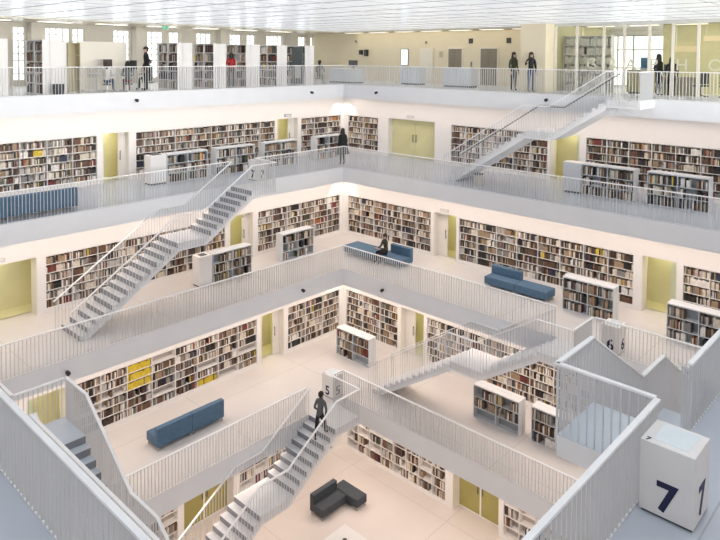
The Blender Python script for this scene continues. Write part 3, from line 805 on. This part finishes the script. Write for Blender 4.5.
# glazed room
XG = 26.25
ms = [13.05, 12.85-.75, 10.95, 10.12, 9.15, 8.28, 7.38, 6.5, 5.6, 4.7]
t = thing('glass_partition', 'glazed office front with pale mullions and large lettering', 'glass wall', (XG, 9, ZA))
for yy in ms: MB().box(XG-.04, XG+.04, yy-.055, yy+.055, ZA+.06, HZ-.12).build('mullion', M['beige2'], t, .004)
MB().box(XG-.05, XG+.05, 4.6, 13.1, HZ-.12, HZ-.003).build('head_rail', M['grille'], t)
MB().box(XG-.05, XG+.05, 4.6, 13.1, ZA+.001, ZA+.06).build('bottom_rail', M['grille'], t)
for a, c in zip(ms, ms[1:]): MB().box(XG-.006, XG+.006, c+.057, a-.057, ZA+.062, HZ-.122).build('pane', M['glass'], t)
def ycol(px): return {588: 11.45, 613: 10.56, 632: 9.85, 656: 8.98, 683: 7.95, 715: 6.80}[px]
for ch, px in (('G', 588), ('R', 613), ('A', 632), ('P', 656), ('H', 683), ('O', 715)):
    text('lettering', ch, .62, M['letter'], t, (XG-.012, ycol(px), ZA+1.22), (0, -1, 0), (0, 0, 1), .004, .003)
# white shelf inside the glazed room
bookcase('media_shelf', 'white shelf of pale folders inside the glazed room beside the pillar', 'shelf', 'white folder shelf', 'R', 11.2, 13.35, 27.6, .35, ZA, .001, 2.45, 6, .7, .95, None, back='shelf', forced=8)
t = thing('office_desk', 'tan desk front inside the glazed room', 'desk', (27.6, 8.2, ZA))
MB().box(27.2, 28.0, 7.6, 9.0, ZA+.72, ZA+.76).build('top', M['tan'], t)
MB().box(27.24, 27.28, 7.62, 8.98, ZA+.02, ZA+.719).build('front_panel', M['tan'], t)
for yy in (7.66, 8.9): MB().box(27.3, 27.95, yy, yy+.04, ZA+.001, ZA+.719).build('leg', M['tan'], t)
monitor('monitor on the tan desk inside the glazed room', 27.6, 8.75, ZA+.761, -PI/2+.5, .55, .36, 'dark')
t = thing('display_cabinet', 'tan cabinet with panelled front inside the glazed room', 'cabinet', (28.2, 10.0, ZA))
MB().box(27.7, 28.2, 9.55, 10.55, ZA+.05, ZA+1.0).build('body', M['tan'], t, .006); MB().box(27.68, 27.698, 9.6, 10.03, ZA+.1, ZA+.95).build('door', M['olive'], t); MB().box(27.68, 27.698, 10.07, 10.5, ZA+.1, ZA+.95).build('door', M['olive'], t)
MB().box(27.75, 28.15, 9.6, 10.5, ZA+.001, ZA+.05).build('plinth', M['dark'], t)
for y, z, w, h, lab in ((8.55, 1.88, 1.0, .24, 'cream hanging sign board in the glazed room, lower one'), (7.4, 2.3, 1.05, .2, 'cream hanging sign board in the glazed room, upper one')):
    t = thing('sign_board', lab, 'sign', (28.8, y, ZA+z), 'cream sign boards')
    MB().box(28.78, 28.82, y-w/2, y+w/2, ZA+z-h/2, ZA+z+h/2).build('board', M['sign'], t, .004)
    for yy in (y-w*.4, y+w*.4): MB().tube((28.8, yy, ZA+z+h/2), (28.8, yy, HZ-.001), .006, 6).build('wire', M['steel'], t)
t = thing('poster', 'small blue poster behind the glass beside the two dark figures', 'poster', (26.7, 9.45, ZA+1.0))
MB().box(26.69, 26.705, 9.25, 9.62, ZA+1.08, ZA+1.5).build('print', M['bluepost'], t); MB().box(26.706, 26.72, 9.23, 9.64, ZA+.001, ZA+1.52).build('stand', M['shelf'], t)
def office_chair(label, x, y, rz, m='black'):
    t = thing('office_chair', label, 'chair', (x, y, ZA), 'dark office chairs', rz, True)
    MB().box(-.23, .23, -.22, .22, .42, .49).build('seat', M[m], t, .03); MB().box(-.21, .21, .2, .26, .52, .95).build('backrest', M[m], t, .03)
    c = MB(); c.tube((0, 0, .08), (0, 0, .42), .03, 10)
    c.tube((0, .18, .46), (0, .235, .6), .02, 8); c.build('column', M['dark'], t)
    for k in range(5):
        a = 2*PI*k/5; l = MB(); l.tube((0, 0, .09), (.27*math.cos(a), .27*math.sin(a), .05), .02, 8); l.tube((.27*math.cos(a), .27*math.sin(a)-.015, .03), (.27*math.cos(a), .27*math.sin(a)+.015, .03), .028, 10); l.build('leg', M['dark'], t)
office_chair('dark chair beside the tan desk in the glazed room', 26.85, 7.45, 2.2)
office_chair('dark chair at the border of the photo in the glazed room', 26.9, 6.55, 1.6)

# ceiling strip lights of the hall
LS = [(31.4, 31.2, 0), (31.4, 29.0, 0), (31.4, 27.1, 0)]
def strip(label, x0, x1, y0, y1):
    t = thing('ceiling_light', label, 'light', ((x0+x1)/2, (y0+y1)/2, HZ), 'strip lights of the hall ceiling')
    MB().box(x0, x1, y0, y1, HZ-.035, HZ-.001).build('housing', M['shelf'], t)
    MB().box(x0+.02, x1-.02, y0+.02, y1-.02, HZ-.04, HZ-.0352).build('diffuser', M['lamp'], t)
k = 0
for yy in (27.6, 25.6, 23.6, 21.7, 19.8, 17.9, 16.0):
    k += 1; strip(f'bright ceiling strip light, {ORD[k]} from the corner above the lift lobby', 28.7, 29.05, yy-.65, yy+.65)
k = 0
for xx in (9.3, 11.9, 14.5, 17.1, 19.7, 22.3, 24.9):
    k += 1; strip(f'bright ceiling strip light, {ORD[k]} along the west hall before the windows', xx-.75, xx+.75, 29.6, 29.95)
k = 0
for yy in (12.2, 10.3, 8.4, 6.5):
    k += 1; strip(f'bright ceiling strip light, {ORD[k]} inside the glazed room', 28.65, 29.0, yy-.6, yy+.6)
t = thing('exit_sign', 'small green lit exit sign hanging in the west hall', 'sign', (16.0, 27.5, HZ))
MB().box(15.83, 16.17, 27.48, 27.52, HZ-.25, HZ-.1).build('panel', M['exitgreen'], t); MB().tube((16, 27.5, HZ+.069), (16, 27.5, HZ-.1), .012, 8).build('rod', M['steel'], t)

# west hall furniture
t = thing('partition_screen', 'pale cream partition behind the seated people on the top gallery', 'partition', (12.15, 25.9, ZA))
MB().box(11.2, 13.25, 25.85, 25.93, ZA+.04, ZA+1.99).build('panel', M['beige2'], t, .006)
for xx in (11.4, 13.0): MB().box(xx-.03, xx+.03, 25.7, 26.08, ZA+.001, ZA+.04).build('foot', M['steel'], t)
MB().box(11.55, 12.0, 25.82, 25.848, ZA+.55, ZA+1.0).build('leaflet_rack', M['pier'], t)
t = thing('cabinet', 'ochre open cabinet with shelves beside the cream partition', 'cabinet', (10.6, 25.0, ZA))
MB().box(10.38, 10.83, 25.18, 25.2, ZA+.05, ZA+1.9).build('back_panel', M['cabinet'], t)
for xx in (10.38, 10.81): MB().box(xx, xx+.02, 24.8, 25.18, ZA+.001, ZA+1.92).build('side_panel', M['cabinet'], t)
for k in range(5): MB().box(10.402, 10.808, 24.8, 25.178, ZA+.05+k*.46, ZA+.07+k*.46).build('shelf', M['cabinet'], t)
t = thing('white_panel', 'narrow white screen between tall bookcase and ochre cabinet', 'partition', (10.2, 24.95, ZA))
MB().box(10.06, 10.36, 24.9, 24.96, ZA+.02, ZA+1.95).build('panel', M['shelf'], t); MB().box(10.08, 10.34, 24.82, 25.04, ZA+.001, ZA+.02).build('foot', M['steel'], t)
t = thing('display_cabinet', 'grey waist high cabinet beside the cut off bookcase', 'cabinet', (8.35, 26.7, ZA))
MB().box(7.95, 8.75, 26.45, 27.05, ZA+.06, ZA+1.0).build('body', M['pier'], t, .01); MB().box(7.92, 8.78, 26.42, 27.08, ZA+1.001, ZA+1.04).build('top', M['pier'], t, .006); MB().box(8.0, 8.7, 26.5, 27.0, ZA+.001, ZA+.06).build('plinth', M['dark'], t)
t = thing('study_table', 'white work table where the seated people gather', 'table', (12.5, 25.25, ZA))
MB().box(11.5, 13.6, 24.95, 25.55, ZA+.71, ZA+.74).build('tabletop', M['shelf'], t, .004)
for xx in (11.56, 13.54):
    for yy in (25.0, 25.5): MB().box(xx-.02, xx+.02, yy-.02, yy+.02, ZA+.001, ZA+.709).build('leg', M['steel'], t)
monitor('dark monitor at the head of the person in white', 12.2, 25.4, ZA+.741, 0, .36, .42)
monitor('dark monitor beside the dark haired seated person', 13.3, 25.4, ZA+.741, 0, .3, .38)
t = thing('display_board', 'dark green board leaning before the last tall bookcase', 'board', (21.95, 24.95, ZA))
MB().box(21.93, 21.98, 24.55, 25.35, ZA+.08, ZA+1.93).build('panel', M['greenboard'], t, .005); 
for yy in (24.65, 25.25): MB().box(21.83, 22.08, yy-.03, yy+.03, ZA+.001, ZA+.08).build('foot', M['steel'], t)
MB().box(21.915, 21.929, 24.7, 25.1, ZA+.35, ZA+1.0).build('notice', M['pier'], t)

# ------------------------------------------------------------------ people
def person(label, x, y, z, rz, pose, top, legs, hair='hairdark', h=1.7, long_hair=False, coat=None, skirt=False):
    k = h/1.72
    J = {}
    lean = 0.0
    def P(n, x_, y_, z_, r): J[n] = ((x_*k, y_*k, z_*k), r*k)
    dz = -.46 if pose == 'sit' else 0
    tw = {'lean': .16, 'walk': .05, 'sit': .06}.get(pose, 0.0)
    P('pelvis', 0, 0, .95+dz, .125); P('waist', 0, .25*tw, 1.08+dz, .115); P('chest', 0, .8*tw, 1.28+dz, .14); P('neckb', 0, tw, 1.44+dz, .075); P('neck', 0, tw+.01, 1.50+dz, .052)
    P('jaw', 0, tw+.025, 1.56+dz, .07); P('head', 0, tw+.02, 1.64+dz, .086); P('crown', 0, tw+.01, 1.70+dz, .06)
    B = [('pelvis', 'waist'), ('waist', 'chest'), ('chest', 'neckb'), ('neckb', 'neck'), ('neck', 'jaw'), ('jaw', 'head'), ('head', 'crown')]
    for s, sg in (('l', -1), ('r', 1)):
        P('hip'+s, .09*sg, 0, .9+dz, .09)
        if pose == 'sit':
            P('knee'+s, .11*sg, .42, .50, .062); P('ank'+s, .11*sg, .40+.05*sg, .09, .042); P('toe'+s, .12*sg, .56+.05*sg, .035, .032)
        elif pose == 'walk':
            f = .16*sg; P('knee'+s, .09*sg, f*.9+.06, .52+.05*sg, .062); P('ank'+s, .09*sg, f*1.2, .09+.085*(1+sg), .042); P('toe'+s, .1*sg, f*1.2+.15, .035+.085*(1+sg), .032)
        else:
            P('knee'+s, .095*sg, .015, .5, .06); P('ank'+s, .1*sg, -.01, .09, .042); P('toe'+s, .12*sg, .13, .035, .032)
        P('sh'+s, .17*sg, tw, 1.41+dz, .06)
        if pose in ('sit', 'lean', 'read'):
            P('el'+s, .23*sg, tw+.08, 1.14+dz, .046); P('wr'+s, .12*sg, tw+.30, 1.12+dz, .03); hd = (-.15*sg, .95, .1)
        elif pose == 'point':
            if sg > 0: P('el'+s, .30*sg, tw+.06, 1.2, .046); P('wr'+s, .36*sg, tw+.26, 1.3, .03); hd = (.2*sg, .9, .3)
            else: P('el'+s, .23*sg, tw-.02, 1.13, .046); P('wr'+s, .2*sg, tw+.1, .92, .03); hd = (0, .3, -.95)
        else:
            P('el'+s, .23*sg, tw-.03+.06*sg*(pose == 'walk'), 1.13+dz, .046); P('wr'+s, .22*sg, tw+.08-.1*sg*(pose == 'walk'), .90+dz, .03); hd = (0, .25, -.95)
        w = Vector(J['wr'+s][0])/k; d = Vector(hd).normalized(); sx = Vector((1, 0, 0)); n_ = d.cross(sx).normalized() if abs(d.x) < .8 else Vector((0, 0, 1)); sx = n_.cross(d)
        pl = w+d*.085; P('palm'+s, *pl, .03)
        B += [('pelvis', 'hip'+s), ('hip'+s, 'knee'+s), ('knee'+s, 'ank'+s), ('ank'+s, 'toe'+s), ('neckb', 'sh'+s), ('sh'+s, 'el'+s), ('el'+s, 'wr'+s), ('wr'+s, 'palm'+s)]
        for q, (o_, ln) in enumerate(((-.03, .07), (-.01, .085), (.01, .08), (.03, .06))):
            a = pl+sx*o_+d*.035; e = a+d*ln-n_*.02*(1 if q else .5)
            P(f'fa{q}'+s, *a, .0095); P(f'fb{q}'+s, *e, .008); B += [('palm'+s, f'fa{q}'+s), (f'fa{q}'+s, f'fb{q}'+s)]
        a = w+d*.05-sx*.04*sg; e = a+d*.05-sx*.02*sg; P('ta'+s, *a, .011); P('tb'+s, *e, .009); B += [('wr'+s, 'ta'+s), ('ta'+s, 'tb'+s)]
    names = list(J); idx = {n: i for i, n in enumerate(names)}
    bm = bmesh.new(); sk = bm.verts.layers.skin.verify()
    vs = []
    for n in names:
        v = bm.verts.new(J[n][0]); v[sk].radius = (J[n][1], J[n][1]*(.78 if n in ('chest', 'waist', 'pelvis') else 1)); v[sk].use_root = (n == 'pelvis'); vs.append(v)
    for a, c in B: bm.edges.new((vs[idx[a]], vs[idx[c]]))
    me = bpy.data.meshes.new('tmp'); bm.to_mesh(me); bm.free()
    to = bpy.data.objects.new('tmp', me); COL.objects.link(to)
    sm = to.modifiers.new('s', 'SKIN'); sm.use_smooth_shade = True
    ss = to.modifiers.new('u', 'SUBSURF'); ss.levels = 1; ss.render_levels = 1
    dg = bpy.context.evaluated_depsgraph_get(); ev = bpy.data.meshes.new_from_object(to.evaluated_get(dg))
    bpy.data.objects.remove(to); bpy.data.meshes.remove(me)
    body = MB(); body.add([tuple(v.co) for v in ev.vertices], [list(p.vertices) for p in ev.polygons], 0, True)
    bpy.data.meshes.remove(ev)
    segs = [(a, c, Vector(J[a][0]), Vector(J[c][0])) for a, c in B]
    def region(c):
        best = None
        for a, e, p, q in segs:
            d = q-p; tt = max(0, min(1, (c-p).dot(d)/max(d.dot(d), 1e-9))); ds = (c-p-d*tt).length-.5*(J[a][1]+J[e][1])
            if best is None or ds < best[0]: best = (ds, a, e)
        _, a, e = best
        if a[:3] in ('neckb'[:3],) and e == 'neck' or a in ('neck', 'jaw', 'head'): return 0
        if e.startswith(('palm', 'fa', 'fb', 'ta', 'tb')): return 0
        if e.startswith(('knee', 'hip')): return 2
        if e.startswith('ank'): return 2
        if e.startswith('toe'): return 3
        return 1
    body.m = [region(sum((Vector(body.v[i]) for i in f), Vector())/len(f)) for f in body.f]
    hc = Vector(J['head'][0])
    body.ell(hc+Vector((0, .088, -.02))*k, (.013*k, .022*k, .022*k), 0, 8, 6)
    for sg in (-1, 1):
        body.ell(hc+Vector((.032*sg, .078, .012))*k, (.013*k, .01*k, .008*k), 3, 8, 6)
        body.ell(hc+Vector((.088*sg, .0, -.01))*k, (.012*k, .022*k, .032*k), 0, 8, 6)
    body.ell(hc+Vector((0, .078, -.055))*k, (.024*k, .01*k, .006*k), 4, 8, 6)
    t = bpy.data.objects.new('person', body.mesh('person', [M['skin'], CLOTH[top], CLOTH[legs], CLOTH['black'], CLOTH['maroon']], fix=False)); COL.objects.link(t)
    t.location = (x, y, z+.003); t.rotation_euler.z = rz
    tag(t, label, 'person', 'people in the library')
    def kid(nm, m_, mt):
        o = bpy.data.objects.new(nm, m_.mesh(nm, mt)); COL.objects.link(o); o.parent = t
    hm = MB(); hm.ell(hc+Vector((0, -.018, .028))*k, (.100*k, .105*k, .094*k), 0, 14, 8, -.35, PI/2)
    hm.ell(hc+Vector((0, -.055, -.02))*k, (.088*k, .062*k, .09*k), 0, 12, 8)
    if long_hair: hm.ell(hc+Vector((0, -.075, -.14))*k, (.10*k, .05*k, .16*k), 0, 12, 8); [hm.ell(hc+Vector((.085*sg, -.005, -.11))*k, (.032*k, .06*k, .15*k), 0, 10, 8) for sg in (-1, 1)]
    kid('hair', hm, M[hair])
    if skirt:
        c_ = MB(); n = 16; r0, r1 = .17*k, .36*k; za, zb_ = (1.36+dz)*k, (.52+dz*.3)*k
        vs = [(r0*math.cos(2*PI*i/n), r0*.8*math.sin(2*PI*i/n), za) for i in range(n)]+[(r1*math.cos(2*PI*i/n), r1*.8*math.sin(2*PI*i/n)+.02, zb_) for i in range(n)]
        c_.add(vs, [(i, (i+1) % n, n+(i+1) % n, n+i) for i in range(n)], 0, True); c_.add(vs[:n], [list(range(n))]); c_.add(vs[n:], [list(range(n))[::-1]])
        kid('coat', c_, CLOTH[legs])
    return t
def face(dx, dy): return math.atan2(dy, dx)-PI/2
person('standing man in a black suit looking down at the seated people', 13.45, 24.62, ZA, face(-1, .2), 'stand', 'black', 'black', h=1.78)
def stool(label, x, y, z, h=.43):
    t = thing('stool', label, 'stool', (x, y, z), 'round stools')
    MB().tube((x, y, z+h-.05), (x, y, z+h), .17, 16).build('seat', M['dark'], t); MB().tube((x, y, z+.02), (x, y, z+h-.05), .03, 8).build('column', M['steel'], t); MB().tube((x, y, z+.001), (x, y, z+.02), .16, 16).build('foot', M['steel'], t)
stool('stool under the person in a white top', 11.75, 24.55, ZA, .33); person('seated person in white top and jeans facing a monitor', 11.75, 24.55, ZA, face(.6, .6), 'sit', 'white', 'denim', 'hairbrown', 1.66, True)
stool('stool under the person in maroon trousers', 12.65, 24.6, ZA, .33); person('seated person in maroon trousers at the work table', 12.65, 24.6, ZA, face(.3, .8), 'sit', 'grey', 'maroon', 'hairdark', 1.62, True)
stool('stool under the dark haired person at the table end', 14.0, 25.3, ZA, .33); person('dark haired person seated behind the table beside the suited man', 14.0, 25.3, ZA, face(-1, -.1), 'sit', 'charcoal', 'charcoal', 'hairdark', 1.72)
person('woman in a red top and black trousers browsing the tall bookcases', 18.0, 25.1, ZA, face(.3, 1), 'read', 'red', 'black', 'hairdark', 1.58, True)
stool('stool under the person in grey beyond the last tall bookcase', 23.25, 24.7, ZA, .33); person('person in dark grey sitting beyond the last tall bookcase', 23.25, 24.7, ZA, face(.8, .5), 'sit', 'grey', 'grey', 'hairdark', 1.68)
person('woman with long dark hair in olive jacket and denim near the pillar', 25.45, 14.62, ZA, face(-.3, -1), 'stand', 'olive', 'charcoal', 'hairdark', 1.68, True)
person('woman in black jacket and jeans raising one hand beside the pillar', 25.15, 13.62, ZA, face(-.6, -1), 'point', 'black', 'denim', 'hairdark', 1.68, True)
person('taller person in black behind the glass front near the blue poster', 26.65, 8.92, ZA, face(.6, -.4), 'stand', 'black', 'black', 'hairdark', 1.62, True)
person('shorter person in black facing the desk behind the glass front', 26.7, 8.45, ZA, face(.8, .2), 'stand', 'black', 'charcoal', 'hairdark', 1.5, True)
person('person in a wide black coat standing at the upper gallery corner railing', 22.42, 22.14, ZB, face(.2, 1), 'stand', 'black', 'black', 'hairdark', 1.76, True, skirt=True)
person('reader in dark clothes sitting on the blue corner sofa', 21.5, 18.5, ZC+.03, face(-1, .35), 'sit', 'olive', 'black', 'hairdark', 1.7)
person('person in grey jacket and black trousers climbing the stair beside the box', 15.1, 15.93, ZD-2*R_+.004, face(1, .12), 'walk', 'grey', 'black', 'hairdark', 1.66)

# ------------------------------------------------------------------ lights
WARM = (1.0, .83, .72)
PW_ = dict(B=105, C=150, D=160, E=150)
up = dict(B='A', C='B', D='C', E='D')
for l in 'BCDE':
    a = up[l]; zz = Z[l]+H-T-.012
    ey, ex = EY[a], EX[a]
    x0, x1 = NX[a], WX[l]-.3; y0, y1 = NY[a], WY[l]-.3
    area('gallery_light', ((x0+x1)/2, ey+.6, zz), x1-x0, 1.0, PW_[l]*(x1-x0)/14, WARM)
    area('gallery_light', (ex+.6, (y0+y1)/2-.7, zz), 1.0, y1-y0-1.6, PW_[l]*(y1-y0)/14, WARM)
    area('gallery_light', (NX[a]-.8, 11, zz), .8, 18, PW_[l]*.5, WARM)
    area('gallery_light', (11, NY[a]-.8, zz), 16, .8, PW_[l]*.5, WARM)
    sp = bpy.data.lights.new('corner_spot', 'SPOT'); sp.energy = 55; sp.spot_size = 1.5; sp.spot_blend = .4; sp.color = (1, .93, .82); sp.shadow_soft_size = .06
    so = bpy.data.objects.new('corner_spot', sp); COL.objects.link(so); so.location = (WX[l]-.75, WY[l]-.75, zz-.03)
    so.rotation_euler = Vector((.35, .35, -1)).to_track_quat('-Z', 'Y').to_euler()
area('hall_fill', (12, 29.0, HZ-.05), 26, 3.0, 150, (1, .95, .86))  # unseen fill lamps, added to brighten the hall besides its strip lights
area('hall_fill', (29.1, 21, HZ-.05), 1.0, 14, 35, (1, .88, .66))
area('hall_fill', (28.0, 9, HZ-.05), 1.6, 7, 25, (1, .93, .72))

# ------------------------------------------------------------------ books: the largest in view as things, the others as one
CAMZ = ZA+1.46
cam_p = Vector((0, 0, CAMZ))
yaw = -0.0323229324; pitch = 0.0404649806; roll = 0.00726606222
FPX, CX, CY = 650.6598, 360.0, 83.0707544
a = PI/4+yaw
F = Vector((math.cos(a)*math.cos(pitch), math.sin(a)*math.cos(pitch), -math.sin(pitch)))
Rv = Vector((math.sin(a), -math.cos(a), 0)); U = Rv.cross(F)
R2 = Rv*math.cos(roll)+U*math.sin(roll); U2 = U*math.cos(roll)-Rv*math.sin(roll)
def proj(p):
    d = Vector(p)-cam_p; z = d.dot(F)
    return CX+FPX*d.dot(R2)/z, CY-FPX*d.dot(U2)/z, z
def bbox(B):
    u0, u1, v, d, z0, z1, ci = B['b']
    return (u0, u1, v, v+d, z0, z1) if B['side'] == 'L' else (v, v+d, u0, u1, z0, z1)
cand = []
for B in BOOKS:
    u0, u1, v, d, z0, z1, ci = B['b']
    c = Vector(sw(B['side'], (u0+u1)/2, v, (z0+z1)/2))
    px, py, zd_ = proj(c)
    if not (2 < px < 718 and 2 < py < 538): continue
    cs = abs((c-cam_p).normalized()[1 if B['side'] == 'L' else 0])
    cand.append(((u1-u0)*(z1-z0)*cs/zd_**2, c, B))
cand.sort(key=lambda q: -q[0])
bpy.context.view_layer.update()
dg = bpy.context.evaluated_depsgraph_get()
picked = []
for _, c, B in cand:
    if len(picked) >= 300: break
    d = (c-cam_p); L = d.length; d.normalize(); o = cam_p+d*.05; ok = True
    for hop in range(8):
        hit, loc, nrm, fi, ob, mw = SC.ray_cast(dg, o, d, distance=L-(o-cam_p).length-.03)
        if not hit: break
        if ob.name.startswith(('baluster', 'handrail', 'bottom_rail')): o = loc+d*.03; continue
        ok = False; break
    if ok: picked.append(B); B['pick'] = True
seen_labels = set()
for B in picked:
    x0, x1, y0, y1, z0, z1 = bbox(B); ci = B['b'][6]; cs = CASES[B['case']]
    m = MB(); m.box(x0, x1, y0, y1, z0, z1)
    rw = {1: 'top'}.get(B['row'], 'bottom' if B['row'] == cs['rows'] else ORD[B['row']])
    lab = f"{PAL[ci][0]} book {ORD[B['pos']]} from left, {ORD[B['bay']]} bay, {rw} shelf, {cs['short']}"
    o = m.build('book', BM[ci], off=((x0+x1)/2, (y0+y1)/2, z0))
    tag(o, lab, 'book', 'books on ' + cs['short'])
m = MB()
for B in BOOKS:
    if not B.get('pick'): m.box(*bbox(B), B['b'][6])
o = m.build('shelved_books', BM); tag(o, 'all the other small books filling the shelves of every gallery', 'books', kind='stuff')

# ------------------------------------------------------------------ camera, world, colour
cd = bpy.data.cameras.new('camera'); co = bpy.data.objects.new('camera', cd); COL.objects.link(co)
cd.sensor_fit = 'HORIZONTAL'; cd.sensor_width = 36.0; cd.lens = 36.0*FPX/720.0
cd.shift_x = -(CX-360)/720.0; cd.shift_y = -(270-CY)/720.0
cd.clip_start = .05; cd.clip_end = 200
mt = Matrix((R2, U2, -F)).transposed().to_4x4(); mt.translation = cam_p
co.matrix_world = mt
SC.camera = co
w = bpy.data.worlds.new('world'); SC.world = w; w.use_nodes = True
w.node_tree.nodes['Background'].inputs[0].default_value = (.85, .92, 1, 1); w.node_tree.nodes['Background'].inputs[1].default_value = .6
SC.view_settings.view_transform = 'Standard'; SC.view_settings.look = 'None'; SC.view_settings.gamma = 1.0; SC.view_settings.exposure = 0.08
SC.view_settings.use_curve_mapping = False
SC.cycles.use_denoising = True
SC.cycles.max_bounces = 8; SC.cycles.diffuse_bounces = 5; SC.cycles.glossy_bounces = 3; SC.cycles.transparent_max_bounces = 12
SC.cycles.sample_clamp_indirect = 5
